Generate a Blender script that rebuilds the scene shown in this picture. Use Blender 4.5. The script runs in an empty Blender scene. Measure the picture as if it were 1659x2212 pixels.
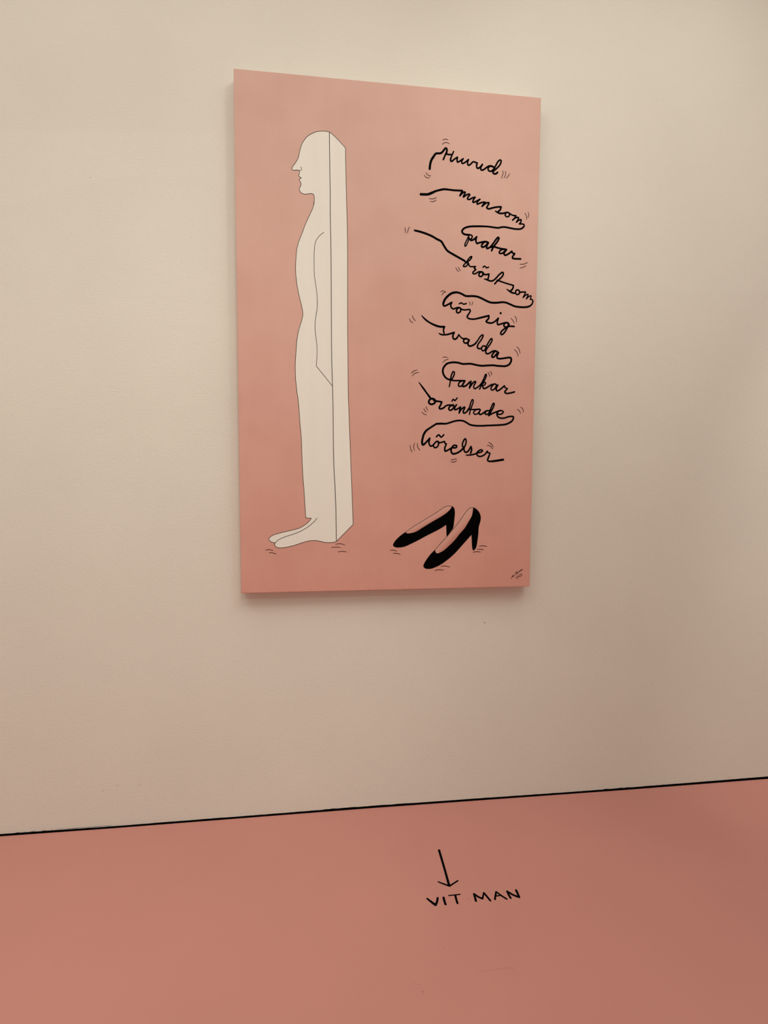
import bpy, bmesh, math, random
from mathutils import Matrix, Vector
from mathutils.geometry import tessellate_polygon

scene = bpy.context.scene
COL = scene.collection
random.seed(7)

# ------------------------------------------------------------------ camera
# metres; x runs along the hung wall, y into it, z up. The camera stands at the origin.
WALL_Y = 2.2908
cam_data = bpy.data.cameras.new('camera')
cam = bpy.data.objects.new('camera', cam_data)
COL.objects.link(cam)
cam_data.sensor_fit = 'VERTICAL'
cam_data.sensor_height = 36.0
cam_data.sensor_width = 36.0 * 1659 / 2212
cam_data.lens = 36.0 * 1200 / 2212
cam_data.clip_start = 0.05
right = Vector((0.99152002, -0.12986479, 0.00481632))
fwd = Vector((0.12986898, 0.98884915, -0.07287938))
up = right.cross(fwd)
cam.matrix_world = Matrix(((right.x, up.x, -fwd.x, 0.0), (right.y, up.y, -fwd.y, 0.0),
                           (right.z, up.z, -fwd.z, 1.45), (0, 0, 0, 1)))
scene.camera = cam

# ------------------------------------------------------------------ world, lights, exposure
world = bpy.data.worlds.new('world')
scene.world = world
world.use_nodes = True
world.node_tree.nodes['Background'].inputs[0].default_value = (1, 0.9, 0.76, 1)
world.node_tree.nodes['Background'].inputs[1].default_value = 0.0

scene.view_settings.view_transform = 'Standard'
scene.view_settings.look = 'None'
scene.view_settings.gamma = 1.0
scene.view_settings.use_curve_mapping = False
scene.view_settings.exposure = 0.20

WARM = (1.0, 0.885, 0.70)


def area(name, loc, target, sx, sy, watts, colour=WARM, spread=math.pi):
    d = bpy.data.lights.new(name, 'AREA')
    d.shape = 'RECTANGLE'
    d.size, d.size_y = sx, sy
    d.energy, d.color, d.spread = watts, colour, spread
    o = bpy.data.objects.new(name, d)
    COL.objects.link(o)
    o.location = loc
    o.rotation_euler = (Vector(target) - Vector(loc)).to_track_quat('-Z', 'Y').to_euler()
    return o


def spot(name, loc, target, watts, angle, blend=1.0, radius=0.05, colour=WARM):
    d = bpy.data.lights.new(name, 'SPOT')
    d.energy, d.color = watts, colour
    d.spot_size, d.spot_blend, d.shadow_soft_size = math.radians(angle), blend, radius
    o = bpy.data.objects.new(name, d)
    COL.objects.link(o)
    o.location = loc
    o.rotation_euler = (Vector(target) - Vector(loc)).to_track_quat('-Z', 'Y').to_euler()
    return o


LAMP = (1.0, 0.982, 0.829)
area('ceiling_light_wide', (0.4, 0.2, 4.1), (0.4, 0.2, 0), 6.0, 3.0, 62, LAMP)
area('ceiling_light_left', (-1.5, 0.2, 4.1), (-1.5, 0.2, 0), 2.0, 2.0, 13, LAMP)
area('ceiling_light_middle', (0.3, -0.4, 4.1), (0.3, -0.4, 0), 3.0, 2.4, 10, LAMP)
area('ceiling_light_back', (-0.8, -1.8, 4.1), (-0.8, -1.8, 0), 3.0, 2.4, 13, LAMP)
spot('track_spot_left', (0.4, -0.3, 4.05), (-0.7, WALL_Y, 0.8), 36, 50, 0.9, 0.22, LAMP)
spot('track_spot_back', (0.6, -2.4, 4.0), (-0.8, WALL_Y, 0.85), 64, 41, 0.9, 0.2, LAMP)
spot('added_spot_right', (2.4, 0.6, 4.05), (2.9, WALL_Y, 0.9), 99, 45, 0.8, 0.1, LAMP)  # added lamp; the gap beside its pool imitates a bystander's soft shadow
spot('track_spot_top', (1.0, -0.6, 4.0), (1.35, WALL_Y, 2.75), 45, 42, 0.9, 0.1, LAMP)
spot('track_spot_picture', (1.1, 0.3, 4.05), (-0.5, WALL_Y, 1.3), 28, 70, 0.9, 0.15, LAMP)
spot('track_spot_near', (0.94, 1.1, 4.05), (0.3, WALL_Y, 1.0), 8, 80, 1.0, 0.03, LAMP)


# ------------------------------------------------------------------ materials


def srgb(r, g, b):
    f = lambda c: c / 12.92 if c <= 0.04045 else ((c + 0.055) / 1.055) ** 2.4
    return (f(r / 255), f(g / 255), f(b / 255), 1)


def new_mat(name, base, rough=0.8, spec=0.3):
    m = bpy.data.materials.new(name)
    m.use_nodes = True
    b = m.node_tree.nodes['Principled BSDF']
    b.inputs['Base Color'].default_value = base if len(base) == 4 else (*base, 1)
    b.inputs['Roughness'].default_value = rough
    b.inputs['Specular IOR Level'].default_value = spec
    return m, m.node_tree, b


def bump(nt, bsdf, height_socket, strength, dist):
    n = nt.nodes.new('ShaderNodeBump')
    n.inputs['Strength'].default_value = strength
    n.inputs['Distance'].default_value = dist
    nt.links.new(height_socket, n.inputs['Height'])
    nt.links.new(n.outputs['Normal'], bsdf.inputs['Normal'])


def coords(nt, scale=(1, 1, 1)):
    tc = nt.nodes.new('ShaderNodeTexCoord')
    mp = nt.nodes.new('ShaderNodeMapping')
    mp.inputs['Scale'].default_value = scale
    nt.links.new(tc.outputs['Object'], mp.inputs['Vector'])
    return mp.outputs['Vector']


def noise(nt, vec, scale, detail=3, rough=0.5):
    n = nt.nodes.new('ShaderNodeTexNoise')
    n.inputs['Scale'].default_value = scale
    n.inputs['Detail'].default_value = detail
    n.inputs['Roughness'].default_value = rough
    nt.links.new(vec, n.inputs['Vector'])
    return n.outputs['Fac']


def ramp(nt, fac, stops):
    r = nt.nodes.new('ShaderNodeValToRGB')
    e = r.color_ramp.elements
    while len(e) < len(stops):
        e.new(0.5)
    for el, (p, c) in zip(e, stops):
        el.position = p
        el.color = c if len(c) == 4 else (*c, 1)
    nt.links.new(fac, r.inputs['Fac'])
    return r.outputs['Color']


def mixc(nt, fac, a, b, mode='MIX'):
    n = nt.nodes.new('ShaderNodeMix')
    n.data_type = 'RGBA'
    n.blend_type = mode
    for s, v in ((n.inputs[0], fac), (n.inputs[6], a), (n.inputs[7], b)):
        if hasattr(v, 'is_output'):
            nt.links.new(v, s)
        elif isinstance(v, (int, float)):
            s.default_value = v
        else:
            s.default_value = v if len(v) == 4 else (*v, 1)
    return n.outputs[2]


def tone(c, k):
    return tuple(x * k for x in c[:3])


WALL_C = (0.80, 0.785, 0.75)
FLOOR_C = (0.60, 0.235, 0.175)
CANVAS_TOP = (0.77, 0.465, 0.43)
CANVAS_LOW = (0.75, 0.375, 0.33)
WHITE_C = (0.87, 0.855, 0.83)
FLOOR_C = (0.605, 0.273, 0.244)
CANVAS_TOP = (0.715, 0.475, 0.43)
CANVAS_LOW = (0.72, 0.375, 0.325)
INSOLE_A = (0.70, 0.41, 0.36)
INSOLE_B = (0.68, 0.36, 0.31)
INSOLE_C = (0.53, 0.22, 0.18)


# white emulsion on the walls: faint roller grain
MW, nt, b = new_mat('wall_paint', WALL_C, 0.92, 0.2)
v = coords(nt)
nt.links.new(ramp(nt, noise(nt, v, 2.2, 2), [(0.3, tone(WALL_C, 0.975)), (0.7, tone(WALL_C, 1.01))]), b.inputs['Base Color'])
vs = coords(nt, (0.55, 1, 1.5))
bump(nt, b, noise(nt, vs, 130, 3, 0.6), 0.38, 0.0022)

# pink floor paint
MF, nt, b = new_mat('pink_floor_paint', FLOOR_C, 0.62, 0.3)
v = coords(nt)
nt.links.new(ramp(nt, noise(nt, v, 1.6, 3), [(0.3, tone(FLOOR_C, 0.965)), (0.7, tone(FLOOR_C, 1.025))]), b.inputs['Base Color'])
bump(nt, b, noise(nt, v, 60, 3), 0.06, 0.002)

# painted canvas: the pink ground grows deeper towards the foot of the picture
MC, nt, b = new_mat('pink_canvas', CANVAS_TOP, 0.85, 0.2)
tc = nt.nodes.new('ShaderNodeTexCoord')
sp = nt.nodes.new('ShaderNodeSeparateXYZ')
nt.links.new(tc.outputs['Object'], sp.inputs[0])
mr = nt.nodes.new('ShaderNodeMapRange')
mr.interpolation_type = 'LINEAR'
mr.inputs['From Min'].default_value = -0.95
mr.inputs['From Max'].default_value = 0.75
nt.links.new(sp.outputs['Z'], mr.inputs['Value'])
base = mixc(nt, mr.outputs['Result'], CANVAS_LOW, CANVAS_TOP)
streak = ramp(nt, noise(nt, coords(nt, (26, 1, 1.6)), 1.0, 3), [(0.3, (0.985, 0.978, 0.975)), (0.7, (1.0, 1.0, 1.0))])
blot = ramp(nt, noise(nt, coords(nt), 6.0, 4), [(0.36, (0.965, 0.94, 0.93)), (0.6, (1.0, 1.0, 1.0))])
base = mixc(nt, 1.0, base, streak, 'MULTIPLY')
base = mixc(nt, 1.0, base, blot, 'MULTIPLY')
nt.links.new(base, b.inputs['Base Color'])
bump(nt, b, noise(nt, coords(nt, (1, 1, 1)), 420, 2), 0.15, 0.0006)

MB, nt, b = new_mat('black_paint', (0.0010, 0.0009, 0.0009), 0.85, 0.03)
MLINE, nt, b = new_mat('thin_brown_black_line', (0.042, 0.027, 0.023), 0.7, 0.2)
MMARK, nt, b = new_mat('brown_mark_line', (0.070, 0.024, 0.020), 0.7, 0.2)
MFOLD, nt, b = new_mat('grey_line', (0.040, 0.034, 0.034), 0.7, 0.2)
MSIG, nt, b = new_mat('brown_ink', (0.075, 0.022, 0.017), 0.7, 0.2)


def white_mat(name, c):
    m, nt, b = new_mat(name, c, 0.85, 0.2)
    st = ramp(nt, noise(nt, coords(nt, (22, 1, 1.2)), 1.0, 3), [(0.3, tone(c, 0.97)), (0.68, tone(c, 1.0))])
    nt.links.new(st, b.inputs['Base Color'])
    bump(nt, b, noise(nt, coords(nt), 420, 2), 0.15, 0.0006)
    return m


MWH = white_mat('white_paint_front', WHITE_C)
MWS = white_mat('white_paint_side', tone(WHITE_C, 1.02))
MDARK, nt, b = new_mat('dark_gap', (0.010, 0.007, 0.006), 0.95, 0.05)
MCEIL, nt, b = new_mat('ceiling_paint', (0.72, 0.70, 0.66), 0.95, 0.1)
MSCUFF, nt, b = new_mat('scuff_grey', (0.67, 0.63, 0.585), 0.9, 0.1)
MHOLE, nt, b = new_mat('nail_hole_dark', (0.12, 0.095, 0.08), 0.9, 0.1)
MSPECK, nt, b = new_mat('speck_brown', (0.34, 0.135, 0.11), 0.8, 0.2)
MCRACK, nt, b = new_mat('hairline_crack', (0.545, 0.238, 0.209), 0.8, 0.2)
MSLIT, nt, b = new_mat('slit_line_dark', (0.085, 0.062, 0.048), 0.9, 0.1)  # dark brown standing in for the slit above the loose paint

# ------------------------------------------------------------------ mesh helpers


def link(name, bm, mat, parent=None, loc=None):
    me = bpy.data.meshes.new(name)
    bm.normal_update()
    bm.to_mesh(me)
    bm.free()
    me.materials.append(mat)
    o = bpy.data.objects.new(name, me)
    COL.objects.link(o)
    if parent is not None:
        o.parent = parent
    if loc is not None:
        o.location = loc
    return o


def struct(o):
    o['kind'] = 'structure'
    return o


def box(bm, x0, x1, y0, y1, z0, z1):
    vs = [bm.verts.new(p) for p in ((x0, y0, z0), (x1, y0, z0), (x1, y1, z0), (x0, y1, z0),
                                    (x0, y0, z1), (x1, y0, z1), (x1, y1, z1), (x0, y1, z1))]
    for f in ((0, 3, 2, 1), (4, 5, 6, 7), (0, 1, 5, 4), (1, 2, 6, 5), (2, 3, 7, 6), (3, 0, 4, 7)):
        bm.faces.new([vs[i] for i in f])
    return vs


def parse(s):
    """'a,b,w|' tokens in tenths of a millimetre; '|' marks a sharp corner."""
    out = []
    for t in s.split():
        c = t.endswith('|')
        a, b, w = t.rstrip('|').split(',')
        out.append((int(a) * 1e-4, int(b) * 1e-4, int(w) * 1e-4, c))
    return out


def smooth(pts, n=5):
    """Catmull-Rom through the points, broken at sharp corners."""
    runs, cur = [], []
    for p in pts:
        cur.append(p)
        if p[3] and len(cur) > 1:
            runs.append(cur)
            cur = [p]
    if len(cur) > 1:
        runs.append(cur)
    out = []
    for r in runs:
        q = [r[0]] + r + [r[-1]]
        for i in range(1, len(q) - 2):
            p0, p1, p2, p3 = q[i - 1], q[i], q[i + 1], q[i + 2]
            for k in range(n):
                t = k / n
                out.append(tuple(0.5 * (2 * p1[j] + (p2[j] - p0[j]) * t + (2 * p0[j] - 5 * p1[j] + 4 * p2[j] - p3[j]) * t * t
                                        + (3 * p1[j] - p0[j] - 3 * p2[j] + p3[j]) * t ** 3) for j in range(3)))
        last = tuple(r[-1][:3])
        if r is runs[-1]:
            out.append(last)
    return out


def ribbon(bm, s, plane, n=5, taper=False):
    """A brush stroke: a strip of its own width with round ends and joints. plane(a, b) gives the 3-D point."""
    pts = smooth(parse(s), n)
    if taper:
        m = len(pts) - 1
        pts = [(a, b, 1.2 * w * (0.75 + 0.25 * math.sin(math.pi * min(1, max(0, i / m))) ** 0.7)) for i, (a, b, w) in enumerate(pts)]
    clean = [pts[0]]
    for p in pts[1:]:
        if math.hypot(p[0] - clean[-1][0], p[1] - clean[-1][1]) > 2e-4:
            clean.append(p)
    pts = clean

    def disc(p):
        r = p[2] / 2
        k = 12
        bm.faces.new([bm.verts.new(plane(p[0] + r * math.cos(2 * math.pi * i / k), p[1] + r * math.sin(2 * math.pi * i / k))) for i in range(k)])

    prev = None
    disc(pts[0])
    disc(pts[-1])
    for i in range(len(pts)):
        a = pts[max(0, i - 1)]
        c = pts[min(len(pts) - 1, i + 1)]
        p = pts[i]
        d1 = (p[0] - a[0], p[1] - a[1]) if i else (c[0] - p[0], c[1] - p[1])
        d2 = (c[0] - p[0], c[1] - p[1]) if i < len(pts) - 1 else d1
        l1, l2 = math.hypot(*d1), math.hypot(*d2)
        d1, d2 = (d1[0] / l1, d1[1] / l1), (d2[0] / l2, d2[1] / l2)
        turn = math.acos(max(-1, min(1, d1[0] * d2[0] + d1[1] * d2[1])))

        def pair(d):
            nx, ny = -d[1] * p[2] / 2, d[0] * p[2] / 2
            return (bm.verts.new(plane(p[0] + nx, p[1] + ny)), bm.verts.new(plane(p[0] - nx, p[1] - ny)))
        if turn > 0.45:
            e = pair(d1)
            if prev:
                bm.faces.new((prev[0], prev[1], e[1], e[0]))
            disc(p)
            prev = pair(d2)
        else:
            d = (d1[0] + d2[0], d1[1] + d2[1])
            l = math.hypot(*d)
            e = pair((d[0] / l, d[1] / l))
            if prev:
                bm.faces.new((prev[0], prev[1], e[1], e[0]))
            prev = e


def strokes(name, lst, plane, mat, parent, n=5, taper=False):
    bm = bmesh.new()
    for s in lst:
        ribbon(bm, s, plane, n, taper)
    return link(name, bm, mat, parent)


def fill(name, outline, plane, mat, parent):
    """A painted area: the outline filled flat."""
    bm = bmesh.new()
    co = [plane(a, b) for a, b in outline]
    vs = [bm.verts.new(c) for c in co]
    for t in tessellate_polygon([[Vector(c) for c in co]]):
        try:
            bm.faces.new([vs[i] for i in t])
        except ValueError:
            pass
    return link(name, bm, mat, parent)


# ------------------------------------------------------------------ traced brush strokes (tenths of a millimetre)
WORDS = {
 'Huvud': [
  '1474,6824,91 1491,6984,91 1531,7141,91 1605,7268,91 1721,7419,82 1885,7440,82 1978,7500,82 2066,7617,77 2125,7652,77 2156,7602,77 2143,7495,78 2097,7403,68 2051,7301,68 2017,7216,68',
  '2113,7449,68 2215,7421,68 2321,7429,69',
  '2426,7549,59 2357,7390,59 2316,7276,69 2312,7198,69 2360,7175,69 2465,7265,64 2587,7347,64| 2572,7240,64 2590,7163,64 2668,7198,64 2821,7307,64| 2758,7205,64 2788,7127,64 2906,7180,64 3035,7292,64| 2997,7171,64 3032,7073,64 3133,7130,65 3216,7216,65 3311,7210,65 3391,7184,69| 3366,7075,69 3411,6985,69 3518,7042,69 3605,7149,69| 3535,7010,69 3570,6930,69 3676,6964,70 3794,7057,70 3914,7115,70 4035,7097,70 4096,7057,70',
  '4035,7088,65 3926,7105,65 3848,7032,65 3857,6937,65 3954,6912,65 4061,6991,65 4143,7121,65 4236,7295,65 4332,7369,65 4374,7323,65 4328,7190,65 4217,7059,65 4081,6944,74 4039,6878,74 4100,6824,74 4185,6843,75 4232,6892,75',
 ],
 'munsom': [
  '1130,5843,100 1260,5848,100 1417,5862,100 1561,5923,100 1742,6009,82 1984,6082,83 2106,6099,83 2289,6092,77 2472,6084,77 2748,6091,77 2803,6092,77| 2749,5985,65 2705,5890,65 2780,5972,65 2871,6044,65 2920,6030,65 2879,5936,65 2849,5853,65 2950,5926,65 3063,5977,66 3106,5951,66 3034,5854,66 3023,5787,66 3106,5778,66 3213,5842,66 3330,5879,66| 3251,5758,66 3247,5677,66 3339,5706,66 3529,5811,66| 3426,5706,66 3421,5619,66 3541,5667,66 3649,5703,66 3742,5715,66| 3675,5626,66 3621,5545,66 3728,5644,66 3851,5704,66 3904,5679,66 3838,5564,66 3814,5499,66 3902,5467,72 4026,5504,72 4212,5553,72 4406,5577,72| 4377,5468,72 4294,5390,72',
  '4178,5397,54 4311,5332,72 4468,5325,73 4592,5362,61 4686,5379,61 4757,5331,61 4746,5243,61 4652,5208,61 4582,5262,61 4612,5345,61 4686,5379,61 4782,5332,61 4893,5281,61 5035,5272,61| 4974,5175,61 4897,5091,61| 5012,5186,61 5138,5208,61 5127,5134,61 5057,5021,61| 5159,5104,61 5254,5127,61 5237,5038,61 5185,4961,61| 5280,4967,61 5372,4952,61 5374,4870,73 5293,4794,73 5189,4759,73 5015,4752,73 4794,4777,73 4604,4801,73 4447,4791,73 4322,4758,73 4165,4760,73 3852,4780,72 3541,4770,78 3231,4749,78 3046,4717,78 2892,4650,78 2813,4544,78 2858,4454,78 2957,4419,78 3118,4416,78',
 ],
 'pratar': [
  '3089,4385,50 3026,4236,50 2946,4070,50 2933,3988,50 2975,3977,50 3048,4114,50 3091,4240,50 3104,4328,50',
  '2941,4416,60 3071,4410,60 3161,4415,60 3230,4384,60 3224,4309,60 3170,4254,60 3115,4257,60',
  '3115,4264,73 3192,4206,74 3305,4252,74 3417,4355,74| 3385,4224,74 3428,4106,74 3531,4135,74 3635,4163,74 3773,4190,74 3878,4170,74 3851,4097,74 3742,3993,74 3645,3975,74 3630,4043,74 3722,4162,74 3825,4187,74',
  '3906,4156,74 3839,4012,74 3854,3928,74 3968,3980,74 4088,4110,74 4206,4280,74 4298,4383,74 4341,4343,74 4260,4192,74 4131,4021,74 4044,3853,74',
  '4003,3982,74 4124,4021,74 4264,3983,74 4475,3949,74 4658,3932,75| 4493,3927,68 4379,3845,68 4380,3773,68 4496,3780,68 4668,3926,68| 4566,3783,75 4613,3707,75 4742,3760,75 4891,3873,75| 4928,3803,68 5012,3787,68 4930,3671,75 4939,3600,75 5063,3590,75 5264,3593,75',
 ],
 'brost som': [
  '894,4457,72 1072,4429,85 1308,4373,85 1579,4283,86 1783,4182,86 1971,4096,86 2075,3947,86 2179,3801,86 2265,3725,86 2437,3637,87 2679,3520,87 2939,3397,80',
  '2926,3378,56 3019,3366,57 3109,3500,57 3201,3580,57 3228,3556,57 3163,3453,57 3045,3360,57 2928,3266,56 2889,3189,56 2956,3173,57 3034,3222,57 3068,3298,57 3019,3366,57 3099,3305,57 3127,3221,57 3207,3185,57 3326,3194,57 3393,3202,57| 3336,3124,57 3405,3085,57 3295,2985,62 3291,2922,62 3384,2919,62 3529,3001,62 3676,2998,67 3722,2930,67 3665,2847,67 3586,2818,67 3531,2871,67 3562,2960,67 3636,3001,67',
  '3690,2934,67 3811,2904,67 3952,2936,67| 3938,2827,67 3913,2738,68',
  '3761,2736,41 3855,2715,67 3941,2684,68 4043,2664,68 4150,2699,68 4255,2792,68 4387,2937,68 4506,3029,68 4553,2983,68 4510,2868,68 4391,2748,68 4285,2655,68 4201,2562,68',
  '4297,2706,63 4419,2676,63 4663,2609,63 4990,2536,63| 4960,2407,73 4886,2323,73',
  '4709,2371,37 4832,2300,73 4942,2244,74 5064,2239,63 5103,2338,63 5184,2367,63 5256,2306,63 5241,2222,63 5161,2182,63 5083,2230,63 5098,2325,63',
  '5246,2263,63 5376,2294,63 5507,2292,63| 5461,2175,53 5408,2071,53 5502,2164,53 5610,2213,53 5604,2143,53 5546,2026,53 5640,2119,53 5740,2157,53 5736,2085,53 5711,2013,53| 5779,2015,53 5827,1948,64 5784,1818,64 5649,1723,79 5445,1689,79 5226,1693,79 5062,1711,79 4871,1780,79 4679,1843,79 4517,1849,79 4301,1820,84 4086,1815,84 3924,1854,83 3708,1946,83 3492,2023,83 3279,2039,83 3013,2029,83 2853,2098,83 2693,2148,82 2561,2148,93 2403,2100,93 2247,1978,92 2143,1853,92',
  '3699,3185,57 3770,3234,57 3846,3175,57 3931,3204,57',
 ],
 'horsig': [
  '2143,1853,92 2087,1713,92 2093,1625,72 2146,1602,72 2264,1658,72 2429,1753,72| 2388,1638,67 2432,1534,67 2517,1502,67 2622,1542,67 2733,1564,67 2803,1504,67 2783,1402,67 2691,1353,67 2630,1396,67 2655,1498,67 2733,1564,67 2835,1505,67 2968,1480,62 3167,1506,62 3203,1444,62| 3136,1328,68 3078,1237,68 3101,1174,68 3213,1133,68 3400,1140,68 3667,1209,78 3975,1293,78| 3969,1183,73 3871,1065,73 3966,1012,73 4101,1010,73 4222,1065,68 4381,1212,68| 4338,1070,68 4359,956,68 4453,972,68 4601,1021,68 4750,1047,69 4833,986,69 4781,895,69 4673,870,69 4617,927,69 4656,1013,69 4750,1047,69 4806,972,69 4755,830,69 4676,686,69 4570,574,69 4494,582,69 4513,680,69 4633,787,69 4781,882,69 4917,910,69 5053,905,69',
  '2739,1715,57 2831,1752,57 2912,1705,57 3031,1735,57',
  '4469,1417,89 4474,1412,89',
 ],
 'svalda': [
  '1210,1183,42 1358,1042,72 1544,922,72 1761,830,85 1946,784,85 2138,785,85| 2103,656,67 2129,538,67',
  '1919,516,42 2027,475,67 2167,471,67 2322,501,73 2545,577,73| 2494,447,73 2517,335,73 2595,311,73 2682,388,73 2742,501,55| 2822,399,55 2923,343,67 3042,347,67 3143,306,67 3122,215,67 3020,167,67 2944,224,67 2964,315,67 3058,354,67',
  '3174,298,74 3120,155,74 3172,67,74 3266,70,74 3407,144,74 3515,273,61 3638,458,61 3725,521,62 3751,485,62 3687,339,62 3555,155,62 3519,34,68 3567,-25,68 3678,-15,68 3739,71,62 3834,80,62 3883,15,62 3821,-83,62 3743,-110,62 3694,-51,62',
  '3867,15,62 3974,214,62 4082,377,62 4134,349,62 4070,187,62 3925,-13,62 3870,-136,68 3909,-219,68 4014,-207,68 4139,-127,68 4266,-99,74 4372,-144,74 4301,-258,74 4207,-352,74 4134,-333,74 4173,-217,74 4266,-117,74',
  '4417,-164,75 4356,-296,75 4371,-386,75 4496,-406,75 4671,-377,75 4895,-346,81 4960,-405,81 4943,-521,81 4862,-635,81 4710,-697,81 4517,-700,81 4358,-695,81 4198,-679,81 3943,-695,81 3721,-713,80 3499,-689,80 3246,-645,80 2932,-661,80 2743,-621,80 2555,-608,80 2368,-632,79 2244,-680,79',
 ],
 'tankar': [
  '2244,-682,79 2145,-795,79 2097,-922,79 2108,-1048,79 2172,-1175,80 2267,-1263,74 2392,-1305,74 2565,-1334,68 2816,-1331,68 3020,-1331,68| 2848,-1360,62 2755,-1462,62 2772,-1552,62 2882,-1540,62 3011,-1365,62| 2937,-1473,74 2945,-1563,74 3071,-1524,74 3195,-1406,74 3273,-1349,74| 3244,-1495,68 3214,-1617,68| 3322,-1448,68 3431,-1355,68 3473,-1384,62 3393,-1537,62 3427,-1637,62 3531,-1595,62 3702,-1439,62 3825,-1193,56 3880,-1055,56 3919,-1091,56 3864,-1253,56 3734,-1453,62 3643,-1653,62',
  '3720,-1514,56 3828,-1375,56 3893,-1404,56 3846,-1481,56 3767,-1519,56| 3807,-1619,68 3912,-1601,68 4054,-1512,69 4180,-1449,62 4324,-1439,62 4336,-1530,62 4248,-1654,62 4146,-1672,62 4125,-1581,62 4213,-1466,62',
  '4411,-1467,69 4344,-1615,69 4384,-1706,69 4520,-1642,69 4688,-1497,69| 4734,-1576,56 4819,-1604,56 4731,-1704,69 4719,-1766,69 4803,-1800,69 4958,-1779,69 5124,-1732,69',
  '2374,-1583,55 2403,-1425,55 2432,-1214,61 2504,-1001,61 2576,-1005,61 2556,-1135,61 2455,-1318,61',
 ],
 'ovantade': [
  '1120,-1442,36 1292,-1662,73 1449,-1868,73 1581,-2034,86',
  '1662,-2074,80 1778,-2117,80 1794,-2222,80 1686,-2300,80 1577,-2287,80 1530,-2204,80 1591,-2100,80 1684,-2074,80| 1778,-2168,74 1919,-2178,74 2069,-2205,74| 2014,-2339,74 1965,-2437,74 2022,-2481,74 2141,-2442,74 2249,-2349,68 2390,-2320,68 2531,-2335,68 2579,-2383,68 2486,-2512,68 2392,-2520,68 2360,-2453,68 2422,-2367,68 2547,-2304,68',
  '2679,-2302,68 2611,-2424,68 2619,-2503,68 2722,-2471,68 2856,-2389,68| 2820,-2521,68 2797,-2634,68| 2880,-2489,68 3005,-2396,68 3028,-2426,68 2966,-2564,68 2999,-2636,68 3103,-2586,68 3211,-2444,68 3287,-2193,56 3339,-2085,56 3384,-2130,56 3342,-2298,56 3266,-2513,56 3231,-2681,56',
  '3164,-2475,62 3402,-2483,62 3657,-2460,62| 3492,-2499,56 3404,-2602,56 3469,-2677,56 3596,-2629,56 3689,-2490,56| 3634,-2613,69 3686,-2679,69 3803,-2625,69 3929,-2531,63 4073,-2519,63 4043,-2621,63 3948,-2675,63 3883,-2624,63 3951,-2531,63',
  '4074,-2575,63 4159,-2359,63 4227,-2220,63 4273,-2249,63 4230,-2388,63 4137,-2558,63 4044,-2722,63',
  '4044,-2713,69 4187,-2634,69 4362,-2563,69 4522,-2505,63 4645,-2528,63 4652,-2595,63 4541,-2658,63 4428,-2645,63',
  '4554,-2498,69 4433,-2553,69 4396,-2661,69 4456,-2771,69 4576,-2812,69 4721,-2803,69 4882,-2751,69 5043,-2733,70 5109,-2772,70 5063,-2896,76 4970,-2975,76 4787,-3058,76 4520,-3094,76 4121,-3116,75 3723,-3138,75 3458,-3132,75 3259,-3097,75 3093,-3004,75 2961,-2949,75 2797,-2936,74 2601,-2968,74 2406,-3031,74 2244,-3074,74 2048,-3074,83 1854,-3086,83',
  '2488,-2163,55 2550,-2086,56 2613,-2139,56 2706,-2028,56',
 ],
 'horelser': [
  '1854,-3086,77 1725,-3167,77 1564,-3273,77 1436,-3369,89 1341,-3509,89 1288,-3692,89 1270,-3850,89 1312,-3938,89 1425,-3848,77 1585,-3673,77| 1554,-3847,70 1611,-3979,70 1717,-3956,70 1830,-3828,64 1933,-3795,64 1960,-3874,64 1913,-4001,64 1800,-4050,64 1740,-3955,64 1814,-3844,64 1894,-3786,64',
  '1944,-3858,64 2057,-3835,64 2204,-3792,64| 2221,-3871,58 2280,-3896,58 2223,-4030,71 2231,-4182,71 2355,-4140,71 2518,-4052,71 2681,-4041,71 2707,-3961,71 2598,-3947,71 2511,-4043,71 2480,-4170,77 2547,-4288,78 2717,-4264,78 2881,-4167,78 2994,-4038,78 2950,-3943,65 2980,-3800,65 3054,-3678,65 3104,-3728,65 3091,-3894,65 3027,-4054,65 3046,-4188,71 3145,-4219,71 3243,-4122,71 3313,-3987,71| 3348,-4115,72 3304,-4259,72',
  '3107,-4340,39 3246,-4339,65 3444,-4306,65 3576,-4257,65 3758,-4207,65 3807,-4149,65 3740,-4118,65 3634,-4170,65 3560,-4273,65 3628,-4375,65 3761,-4383,65 3909,-4308,65 4014,-4173,65| 4042,-4237,59 4125,-4255,59 4078,-4397,72 4034,-4542,72 4122,-4590,72 4349,-4572,92 4700,-4515,92',
  '1860,-3606,64 1963,-3526,64 2055,-3620,64 2168,-3524,64',
 ],
}
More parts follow.
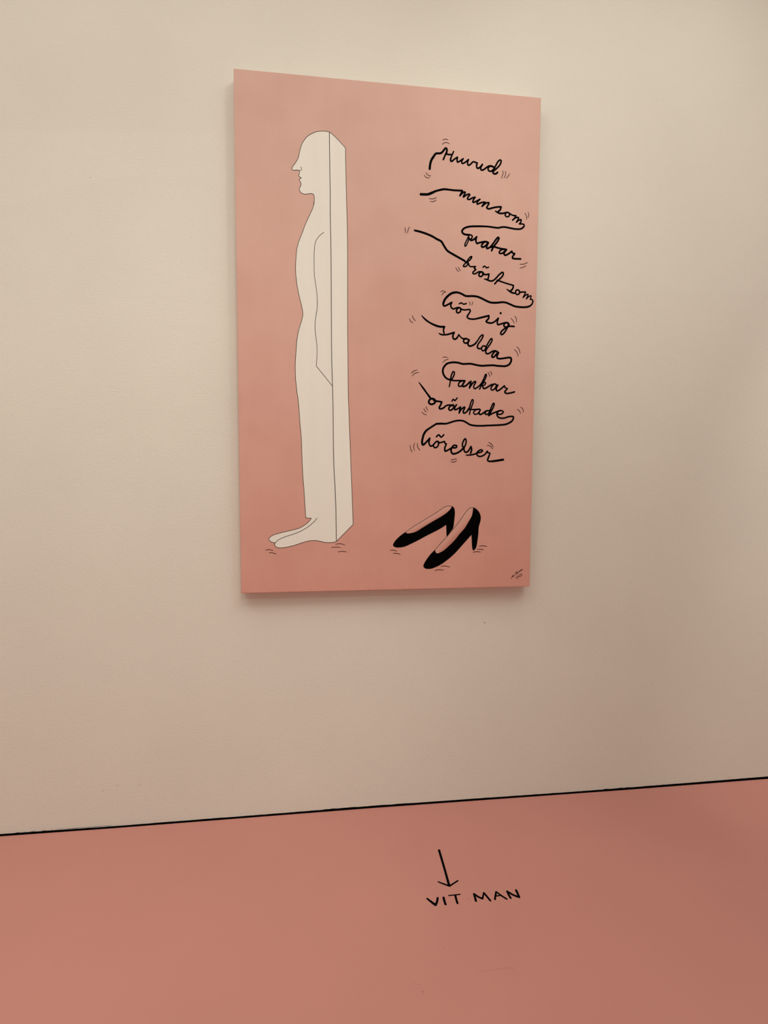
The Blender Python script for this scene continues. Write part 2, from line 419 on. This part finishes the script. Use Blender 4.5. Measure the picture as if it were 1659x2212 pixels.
MARKS = [
 '1980,7938,23 2043,7976,23 2113,7988,23 2196,7973,23',
 '1963,7785,23 2045,7844,23 2115,7863,23 2186,7857,23 2250,7829,23',
 '1330,6679,23 1366,6622,23 1436,6576,23 1519,6562,23',
 '1265,6577,23 1308,6512,23 1390,6480,23 1477,6497,23',
 '4441,6969,23 4463,6886,23 4440,6783,23 4401,6675,23',
 '4558,6964,23 4572,6871,23 4550,6779,23 4503,6697,23',
 '4730,6875,23 4684,6789,23 4600,6688,23',
 '1467,5699,24 1624,5704,24 1760,5761,24',
 '1519,5603,24 1625,5595,24 1752,5667,24',
 '5403,5400,24 5472,5287,24 5482,5147,24',
 '5538,5438,24 5573,5337,24 5537,5218,24',
 '512,4550,23 519,4445,23 543,4335,23',
 '685,4576,23 636,4468,23 610,4345,23',
 '2579,3124,23 2628,3027,23 2708,2968,23',
 '2679,3146,23 2720,3069,23 2779,3009,23',
 '5237,3384,24 5405,3398,24 5566,3472,24',
 '5251,3238,24 5380,3270,24 5509,3342,24',
 '1974,2146,23 2034,2182,23 2105,2185,23 2187,2136,23',
 '2023,2018,23 2048,2080,23 2108,2127,23 2179,2143,23',
 '3149,1808,23 3190,1747,23 3186,1671,23',
 '3277,1819,23 3291,1759,23 3258,1692,23',
 '4910,1232,24 4993,1146,24 5058,1028,24',
 '5071,1328,24 5142,1216,24 5145,1075,24',
 '711,1046,24 763,951,24 849,884,24',
 '828,1168,24 869,1067,24 952,968,24',
 '5080,-16,25 5195,-124,25 5253,-280,25',
 '5184,94,25 5289,-15,25 5331,-166,25',
 '2085,-431,24 2178,-407,24 2281,-425,24',
 '2087,-640,24 2180,-542,24 2325,-483,24',
 '803,-1086,24 901,-1000,24 1039,-951,24',
 '841,-1195,24 948,-1088,24 1107,-1045,24',
 '3980,-962,25 4039,-1051,25 4057,-1142,25',
 '4075,-923,25 4140,-1003,25 4116,-1085,25',
 '1255,-2616,24 1317,-2690,24 1442,-2736,25',
 '1331,-2479,24 1363,-2556,24 1441,-2627,24',
 '1417,-2396,24 1449,-2485,24 1502,-2554,25',
 '5254,-2446,25 5346,-2490,25 5407,-2606,25',
 '5401,-2344,25 5507,-2426,25 5526,-2564,25',
 '781,-3959,25 798,-4107,25 864,-4232,25',
 '964,-3875,25 920,-4011,25 960,-4168,25',
 '1080,-3874,25 1087,-4025,26 1185,-4160,26',
 '4002,-3926,26 4137,-3963,26 4239,-4074,26',
 '4060,-3810,26 4185,-3882,26 4271,-4004,26',
 '2475,-4527,26 2590,-4529,26 2714,-4487,26',
 '2486,-4616,26 2591,-4635,26 2722,-4573,26',
 '-6,-8239,25 113,-8233,25 260,-8274,25',
 '113,-8368,25 266,-8368,25 405,-8411,25',
 '2118,-8942,25 2294,-8928,25 2479,-8971,25',
 '1856,-9113,25 2012,-9077,25 2233,-9098,25',
 '3737,-8119,26 3887,-8101,26 4061,-8129,26',
 '3650,-8250,26 3802,-8246,26 3919,-8276,26',
 '3473,-8368,26 3602,-8348,26 3799,-8359,26',
 '-5019,-8160,22 -4876,-8142,22 -4720,-8179,22',
 '-4877,-8263,22 -4757,-8269,22 -4602,-8316,22',
 '-2244,-7958,22 -2051,-7940,22 -1865,-7983,22',
 '-2402,-8085,22 -2224,-8075,22 -2046,-8090,22',
 '-2146,-8271,22 -1977,-8253,22 -1804,-8276,22',
]
PROF = '-2442,7891,20 -2531,7905,20 -2632,7910,20 -2734,7902,20 -2920,7869,20 -3038,7819,20 -3173,7744,20 -3292,7653,20 -3376,7549,20 -3461,7421,20 -3521,7270,20 -3564,7121,20 -3595,6972,20 -3633,6847,20 -3701,6720,20 -3777,6609,20 -3840,6523,20 -3866,6464,20 -3848,6413,20 -3787,6396,20 -3686,6415,20 -3586,6403,20| -3579,6346,20 -3590,6280,20 -3607,6205,20 -3565,6167,20 -3512,6133,20| -3562,6098,20 -3588,6059,20 -3560,6004,20 -3525,5941,20 -3530,5866,20 -3570,5782,20 -3590,5715,20 -3566,5643,20 -3507,5581,20 -3389,5547,20 -3270,5569,20 -3151,5585,20 -3067,5569,20 -3029,5497,20 -3025,5357,20 -3051,5190,20 -3028,5270,20 -3088,5046,20 -3183,4838,20 -3304,4582,20 -3407,4344,20 -3493,4107,20 -3597,3852,20 -3666,3648,20 -3716,3396,20 -3738,3128,20 -3754,2793,20 -3743,2459,20 -3737,2437,20 -3695,2087,20 -3619,1714,20 -3532,1364,20 -3493,1143,20 -3491,1010,20 -3535,808,20 -3616,559,20 -3685,289,21 -3733,-26,21 -3757,-340,21 -3783,-700,21 -3794,-1015,21 -3781,-1466,21 -3746,-1827,21 -3733,-1954,21 -3682,-2329,21 -3630,-3107,21 -3580,-3700,21 -3562,-4295,21 -3547,-4773,21 -3526,-5253,21 -3482,-5855,21 -3443,-6557,21 -3426,-6885,21| -3200,-6900,21| -3323,-7055,21 -3494,-7189,21 -3664,-7286,21 -3906,-7357,21 -4220,-7428,21 -4486,-7494,21 -4678,-7551,21 -4810,-7623,21 -4876,-7715,21 -4848,-7789,21 -4753,-7844,21 -4638,-7870,21|'
FOOT = '-4638,-7870,22 -4653,-7939,22 -4611,-8025,22 -4491,-8074,22 -4298,-8067,22 -4057,-8025,22 -3814,-7962,22 -3571,-7879,22 -3376,-7824,22 -3205,-7799,22 -3010,-7801,22 -2839,-7838,22 -2667,-7878,22 -2470,-7888,22 -2298,-7875,22 -2204,-7841,22'
EDGE = '-2442,7888,25 -2439,7337,25 -2432,6846,25 -2424,6189,25 -2413,5695,25 -2416,5450,25 -2412,4620,25 -2400,3953,25 -2393,3282,26 -2390,2391,26 -2385,605,26 -2381,-296,26 -2361,-1202,26 -2331,-2492,26 -2316,-4164,27 -2294,-5008,27 -2259,-5613,27 -2225,-6587,27 -2222,-6853,27 -2211,-7473,27 -2204,-7841,27'
SIDE = '-2442,7888,20| -2403,7875,20 -2276,7782,20 -2106,7632,20 -1935,7465,20 -1828,7359,20| -1828,7219,20 -1816,6562,20 -1800,5902,20 -1793,5623,20 -1782,5159,20 -1767,4659,20 -1755,3989,20 -1748,3316,21 -1749,2310,21 -1748,629,21 -1737,-503,21 -1727,-2004,21 -1708,-2480,21 -1673,-3437,21 -1627,-4641,21 -1578,-5857,22 -1545,-6733,22 -1535,-7081,22 -1535,-7168,22| -2204,-7841,22'
NOSE = '-3543,6533,18 -3509,6498,18 -3501,6449,18 -3532,6413,18 -3586,6403,18'
ARM = '-2674,4171,20 -2811,4063,20 -2915,3937,20 -2989,3786,20 -3024,3584,20 -3045,3248,20 -3043,2913,20 -3038,2669,20 -3030,2493,20 -2986,2186,20 -2942,1855,20 -2926,1522,21 -2936,1299,21 -2980,1030,21 -3016,761,21 -3017,447,21 -2984,179,21 -2952,-134,21 -2948,-427,21 -2963,-675,21 -2978,-913,21| -2842,-1079,21 -2637,-1323,21 -2454,-1546,21 -2350,-1676,21'
INSTEP = '-2981,-6902,22 -3104,-7049,22 -3348,-7252,22 -3616,-7409,22 -3908,-7529,22 -4246,-7636,22 -4464,-7732,22 -4609,-7841,22 -4653,-7914,22'
SHOES = {
 'shoe1': '649,-7470,1 428,-7619,1 235,-7796,1 125,-7946,1 103,-8042,1 195,-8115,1 375,-8129,1 597,-8090,1 847,-7983,1 1181,-7821,1 1516,-7645,1 1852,-7482,1 2133,-7332,1 2306,-7214,1| 2319,-7347,1 2328,-7570,1 2341,-7709,1| 2603,-7372,1| 2633,-7239,1 2655,-7017,1 2677,-6767,1 2661,-6573,1 2608,-6475,1 2531,-6442,1| 2518,-6511,1 2421,-6627,1 2295,-6737,1 2099,-6866,1 1791,-7038,1 1512,-7202,1 1289,-7338,1 1094,-7460,1 927,-7522,1 761,-7548,1 663,-7539,1 635,-7505,1|',
 'line1': '635,-7492,19 898,-7301,19 1231,-7097,19 1565,-6898,19 1844,-6734,20 2095,-6564,20 2263,-6468,20 2404,-6428,20 2531,-6445,20',
 'insole1': '635,-7497,1| 898,-7307,1 1231,-7103,1 1565,-6904,1 1844,-6740,1 2095,-6570,1 2263,-6474,1 2404,-6433,1 2526,-6447,1| 2518,-6511,1 2421,-6627,1 2295,-6737,1 2099,-6866,1 1791,-7038,1 1512,-7202,1 1289,-7338,1 1094,-7460,1 927,-7522,1 761,-7548,1 663,-7539,1 635,-7505,1|',
 'shoe2': '1860,-8233,1 1665,-8425,1 1498,-8646,1 1387,-8839,1 1383,-8951,1 1474,-9022,1 1671,-9034,1 1869,-8974,1 2122,-8852,1 2432,-8633,1 2714,-8385,1 2995,-8081,1 3220,-7831,1 3398,-7637,1| 3406,-7805,1 3419,-8030,1 3439,-8213,1 3486,-8290,1 3543,-8262,1 3613,-8145,1 3660,-7865,1 3690,-7584,1 3706,-7304,1 3768,-7081,1 3782,-6913,1 3739,-6745,1 3636,-6605,1 3514,-6515,1 3443,-6501,1| 3436,-6632,1 3391,-6855,1 3266,-7077,1 3099,-7355,1 2902,-7576,1 2678,-7853,1 2454,-8073,1 2229,-8266,1 2060,-8361,1 1947,-8393,1 1876,-8339,1|',
 'line2': '1861,-8238,20 2112,-7957,20 2335,-7718,20 2559,-7461,20 2755,-7220,20 2950,-6963,20 3090,-6755,20 3230,-6589,20 3343,-6512,20 3443,-6501,20',
 'insole2': '1861,-8238,1| 2112,-7957,1 2335,-7723,1 2559,-7461,1 2755,-7226,1 2950,-6963,1 3090,-6755,1 3230,-6589,1 3343,-6506,1 3443,-6501,1| 3436,-6632,1 3391,-6855,1 3266,-7077,1 3099,-7355,1 2902,-7576,1 2678,-7853,1 2454,-8073,1 2229,-8266,1 2060,-8361,1 1947,-8393,1 1876,-8339,1|',
}
SIGNATURE = [
 '5138,-9512,19 5167,-9500,19 5199,-9396,19 5212,-9444,19 5238,-9396,19 5250,-9457,19',
 '5239,-9342,17 5263,-9397,17 5302,-9388,17 5324,-9367,17',
 '5400,-9231,23 5343,-9262,23 5329,-9298,23 5365,-9335,23 5415,-9300,23 5395,-9263,23',
 '5397,-9242,23 5428,-9295,23 5456,-9245,23 5490,-9227,23 5508,-9246,23 5528,-9183,23 5553,-9205,23 5577,-9145,23 5595,-9177,23 5621,-9153,23 5636,-9166,23 5660,-9125,23',
 '5353,-9466,17 5387,-9450,17 5396,-9488,17 5404,-9533,17 5447,-9509,17',
 '5445,-9401,17 5421,-9419,17 5446,-9458,17 5486,-9464,17 5495,-9430,17 5464,-9401,17 5445,-9401,17',
 '5488,-9360,17 5524,-9350,17 5535,-9388,17 5532,-9445,17 5578,-9420,17',
 '5618,-9302,17 5561,-9339,17 5587,-9368,17 5626,-9359,17 5629,-9382,17 5597,-9404,17',
]
FLOOR_PAINT = {
 'arrow': ['4805,19875,93 4776,18862,85 4741,18034,91', '4398,18266,51 4568,18141,72 4746,18017,72', '4746,18017,71 4937,18130,61 5103,18230,61'],
 'V': ['3851,17553,66 3956,17397,88 4070,17246,102|', '4076,17245,84 4157,17383,75 4214,17539,75'],
 'I': ['4417,17530,81 4408,17364,81 4412,17226,82'],
 'T': ['4618,17594,51 4812,17594,51 5010,17601,51', '4840,17578,76 4825,17379,75 4823,17222,75'],
 'M': ['5497,17557,76 5481,17377,76 5470,17239,75', '5497,17557,79 5609,17405,81 5720,17319,82|', '5720,17319,59 5784,17440,59 5848,17562,60', '5848,17562,74 5911,17363,73 5957,17198,72'],
 'A': ['6287,17557,65 6203,17387,65 6130,17228,64', '6287,17557,68 6393,17384,69 6533,17198,69', '6219,17377,52 6293,17372,50 6393,17384,49'],
 'N': ['6673,17525,74 6671,17361,75 6684,17223,76', '6673,17525,84 6824,17342,85 6986,17225,85|', '6986,17225,79 6996,17390,80 6999,17543,82'],
 'crack': ['4704,14624,14 4851,14651,15 5195,14638,15 5344,14665,15 5624,14660,15 5848,14617,15'],
}

# ------------------------------------------------------------------ the room
X0, X1, Y0, Z1 = -3.2, 4.6, -3.6, 4.2
GAP = 0.005                      # the wall board stops a few millimetres above the floor

# the hung wall: its lower edge is a little ragged where the paint has chipped
bm = bmesh.new()
N = 520
low = []
KEYS = ((-3.3, 0.005), (-1.3, 0.0038), (-0.8, 0.0015), (-0.3, 0.0035), (0.1, 0.0058), (0.4, 0.0065), (0.9, 0.0042),
        (1.4, 0.0032), (1.8, 0.006), (2.2, 0.0075), (4.7, 0.006))
for i in range(N + 1):
    x = X0 + (X1 - X0) * i / N
    for (xa, za), (xb, zb) in zip(KEYS, KEYS[1:]):
        if xa <= x <= xb:
            z = za + (zb - za) * (x - xa) / (xb - xa)
    z += 0.0003 * math.sin(x * 9.7) + random.uniform(-0.0004, 0.0004)
    if 0.05 < x < 0.42:
        z += random.uniform(0, 0.0016)            # chipped stretch
    if 1.32 < x < 1.46:
        z += random.uniform(0, 0.0022)
    low.append((x, z))
fr = [bm.verts.new((x, WALL_Y, z)) for x, z in low]
bk = [bm.verts.new((x, WALL_Y + 0.10, z)) for x, z in low]
tf = [bm.verts.new((x, WALL_Y, Z1)) for x, z in low]
for i in range(N):
    bm.faces.new((fr[i], fr[i + 1], tf[i + 1], tf[i]))
    bm.faces.new((fr[i], bk[i], bk[i + 1], fr[i + 1]))
wall_back = struct(link('wall_back', bm, MW))

# the pink floor ends at the wall in a slightly wandering rounded lip
def keyed(keys, x):
    for (xa, va), (xb, vb) in zip(keys, keys[1:]):
        if xa <= x <= xb:
            return va + (vb - va) * (x - xa) / (xb - xa)
    return keys[-1][1]


EDGE_BACK = ((-3.3, 0.003), (-1.3, 0.004), (-0.8, 0.0065), (-0.3, 0.0035), (0.25, 0.0), (0.9, 0.003), (1.4, 0.0055), (2.1, 0.002), (4.7, 0.003))
LIP = ((-0.012, 0.0), (-0.007, -0.0004), (-0.0035, -0.0011), (-0.0012, -0.0026), (0.0, -0.0055), (0.0003, -0.02))
bm = bmesh.new()
cols = []
for i in range(121):
    x = X0 + (X1 - X0) * i / 120
    e = WALL_Y - keyed(EDGE_BACK, x)
    cols.append([bm.verts.new((x, Y0, 0.0))] + [bm.verts.new((x, e + o, z)) for o, z in LIP])
for ca, cb in zip(cols, cols[1:]):
    for j in range(len(LIP)):
        bm.faces.new((ca[j], cb[j], cb[j + 1], ca[j + 1]))
bmesh.ops.remove_doubles(bm, verts=bm.verts, dist=1e-5)
for f in bm.faces:
    f.smooth = True
floor = struct(link('floor', bm, MF))

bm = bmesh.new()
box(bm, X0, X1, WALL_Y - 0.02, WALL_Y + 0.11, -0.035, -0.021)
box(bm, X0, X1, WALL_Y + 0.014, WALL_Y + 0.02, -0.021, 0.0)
struct(link('gap_shade_fill_1', bm, MDARK))  # near-black filler; the deep shade of the gap is put into its colour

for nm, q in (('wall_left', ((X0, Y0, 0), (X0, WALL_Y, 0), (X0, WALL_Y, Z1), (X0, Y0, Z1))),
              ('wall_right', ((X1, WALL_Y, 0), (X1, Y0, 0), (X1, Y0, Z1), (X1, WALL_Y, Z1))),
              ('wall_front', ((X1, Y0, 0), (X0, Y0, 0), (X0, Y0, Z1), (X1, Y0, Z1)))):
    bm = bmesh.new()
    bm.faces.new([bm.verts.new(p) for p in q])
    struct(link(nm, bm, MW))
bm = bmesh.new()
bm.faces.new([bm.verts.new(p) for p in ((X0, Y0, Z1), (X0, WALL_Y, Z1), (X1, WALL_Y, Z1), (X1, Y0, Z1))])
struct(link('ceiling', bm, MCEIL))

# ------------------------------------------------------------------ the painting
PW, PH, PD = 1.1961, 1.9755, 0.06
painting = bpy.data.objects.new('painting', None)
painting.empty_display_size = 0.1
COL.objects.link(painting)
painting.location = (0.3202, WALL_Y, 1.9523)
painting.rotation_euler = (0, -0.00067, 0)
painting['label'] = 'large unframed pink canvas with a white figure, black handwriting and black high heels'
painting['category'] = 'painting'

bm = bmesh.new()
box(bm, -PW / 2, PW / 2, -PD, -0.0015, -PH / 2, PH / 2)
edges = [e for e in bm.edges if all(v.co.y < -PD / 2 for v in e.verts)] + \
        [e for e in bm.edges if abs(e.verts[0].co.y - e.verts[1].co.y) > 0.01]
bmesh.ops.bevel(bm, geom=edges, offset=0.0028, segments=3, affect='EDGES', profile=0.5)
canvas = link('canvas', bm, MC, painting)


def layer(k):
    y = -PD - 0.00025 - 0.0001 * k
    return lambda a, b: (a, y, b)


def xy(s, n=5):
    return [(p[0], p[1]) for p in smooth(parse(s), n)]


def dedupe(pts):
    out = [pts[0]]
    for p in pts[1:]:
        if math.hypot(p[0] - out[-1][0], p[1] - out[-1][1]) > 4e-4:
            out.append(p)
    if math.hypot(out[0][0] - out[-1][0], out[0][1] - out[-1][1]) < 4e-4:
        out.pop()
    return out


# the white figure: a flat profile whose back is squared off like a plank
front = fill('figure_front', dedupe(xy(PROF) + xy(FOOT) + xy(EDGE)[::-1]), layer(0), MWH, painting)
front['label'] = 'white profile of a bald man facing left'
side = fill('figure_side', dedupe(xy(SIDE) + xy(EDGE)[::-1]), layer(0), MWS, painting)
side['label'] = 'white narrow side plane behind the profile'
strokes('outline', [PROF, FOOT], layer(2), MLINE, front)
strokes('nostril', [NOSE], layer(2), MLINE, front)
strokes('arm_line', [ARM], layer(2), MFOLD, front)
strokes('instep_line', [INSTEP], layer(2), MLINE, front)
strokes('outline', [SIDE], layer(2), MLINE, side)
strokes('fold_line', [EDGE], layer(3), MFOLD, side)

# the handwriting
SPELL = {'Huvud': 'Huvud', 'munsom': 'mun som', 'pratar': 'pratar', 'brost som': 'br\u00f6st som', 'horsig': 'h\u00f6r sig',
         'svalda': 'svalda', 'tankar': 'tankar', 'ovantade': 'ov\u00e4ntade', 'horelser': 'h\u00f6relser'}
for key, lst in WORDS.items():
    o = strokes('written_word', lst, layer(1), MB, painting, 6)
    o['label'] = 'black brushed handwriting reading ' + SPELL[key]
for s in MARKS:
    strokes('motion_mark', [s], layer(1), MMARK, painting, 4, True)


# the black court shoes
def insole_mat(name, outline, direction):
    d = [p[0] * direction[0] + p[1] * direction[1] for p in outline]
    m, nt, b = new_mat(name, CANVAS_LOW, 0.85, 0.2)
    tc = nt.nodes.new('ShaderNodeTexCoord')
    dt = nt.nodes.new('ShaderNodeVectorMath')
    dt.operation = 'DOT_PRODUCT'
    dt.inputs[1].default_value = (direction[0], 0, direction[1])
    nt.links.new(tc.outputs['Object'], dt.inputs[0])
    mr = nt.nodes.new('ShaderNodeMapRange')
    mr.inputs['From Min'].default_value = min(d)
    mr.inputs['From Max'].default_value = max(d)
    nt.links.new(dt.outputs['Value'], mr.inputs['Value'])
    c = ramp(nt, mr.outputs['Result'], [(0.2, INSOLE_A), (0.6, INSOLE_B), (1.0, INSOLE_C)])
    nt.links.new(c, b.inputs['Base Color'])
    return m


for k, (dirn, lab) in enumerate((((0.49, -0.87), 'black high-heeled shoe lying flatter, behind the other'),
                                 ((0.72, -0.69), 'black high-heeled shoe standing steeper, in front'))):
    n = str(k + 1)
    shoe = fill('painted_shoe', dedupe(xy(SHOES['shoe' + n])), layer(1 + 3 * k), MB, painting)
    shoe['label'] = lab
    ol = dedupe(xy(SHOES['insole' + n]))
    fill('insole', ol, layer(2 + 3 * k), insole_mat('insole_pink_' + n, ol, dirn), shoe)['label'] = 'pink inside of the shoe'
    strokes('outline', [SHOES['line' + n]], layer(3 + 3 * k), MLINE, shoe)

sg = strokes('signature', SIGNATURE, layer(1), MSIG, painting, 4)
sg['label'] = 'small brown signature with the year in the lower right corner'

# ------------------------------------------------------------------ writing and wear on the floor
on_floor = lambda a, b: (a, b, 0.0004)
for key, lst in FLOOR_PAINT.items():
    if key == 'crack':
        strokes('hairline_crack', lst, lambda a, b: (a, b, 0.00015), MCRACK, floor, 4)
    elif key == 'arrow':
        strokes('arrow', lst, on_floor, MB, floor)['label'] = 'black hand-painted arrow pointing down to the words'
    else:
        strokes('letter', lst, on_floor, MB, floor)['label'] = 'black painted capital letter ' + key


def dot(name, mat, parent, pos, r, axis, squash=1.0):
    bm = bmesh.new()
    k = 9
    vs = []
    for i in range(k):
        a = 2 * math.pi * i / k
        rr = r * random.uniform(0.75, 1.15)
        u, w = rr * math.cos(a), rr * squash * math.sin(a)
        vs.append(bm.verts.new((u, 0, w) if axis == 'y' else (u, w, 0)))
    if axis == 'y':
        vs.reverse()
    bm.faces.new(vs)
    return link(name, bm, mat, parent, pos)


for x, y, r in ((0.3049, 1.4224, 0.0016), (0.3016, 1.4256, 0.0014), (0.2836, 1.4492, 0.0012), (0.2963, 1.4461, 0.0011),
                (0.3947, 1.5591, 0.0016), (0.5244, 1.7362, 0.0018), (0.0147, 1.8998, 0.0016)):
    dot('speck', MSPECK, floor, (x, y, 0.0004), r, 'z')
dot('nail_hole', MHOLE, wall_back, (0.7436, WALL_Y - 0.0004, 0.7979), 0.0026, 'y')
for x, z, r, q in ((-0.8144, 2.5429, 0.0035, 0.5), (-0.8426, 0.1547, 0.004, 0.8), (-0.7834, 0.1719, 0.006, 0.35), (-0.70, 0.171, 0.005, 0.4), (1.951, 0.018, 0.0022, 3.0)):
    dot('scuff', MSCUFF, wall_back, (x, WALL_Y - 0.0004, z), r, 'y', q)

# dark strip standing in for the slit's shade above loose paint, wall foot left
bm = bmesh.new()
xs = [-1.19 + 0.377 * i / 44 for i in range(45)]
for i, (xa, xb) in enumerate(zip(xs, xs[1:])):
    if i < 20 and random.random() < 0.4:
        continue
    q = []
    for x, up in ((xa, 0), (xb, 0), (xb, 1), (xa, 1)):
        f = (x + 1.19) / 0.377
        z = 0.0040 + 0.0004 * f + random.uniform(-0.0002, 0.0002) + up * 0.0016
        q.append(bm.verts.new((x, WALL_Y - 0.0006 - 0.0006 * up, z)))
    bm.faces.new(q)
link('slit_line', bm, MSLIT, wall_back)['label'] = 'dark line for the shaded slit above lifted paint along the foot of the wall'
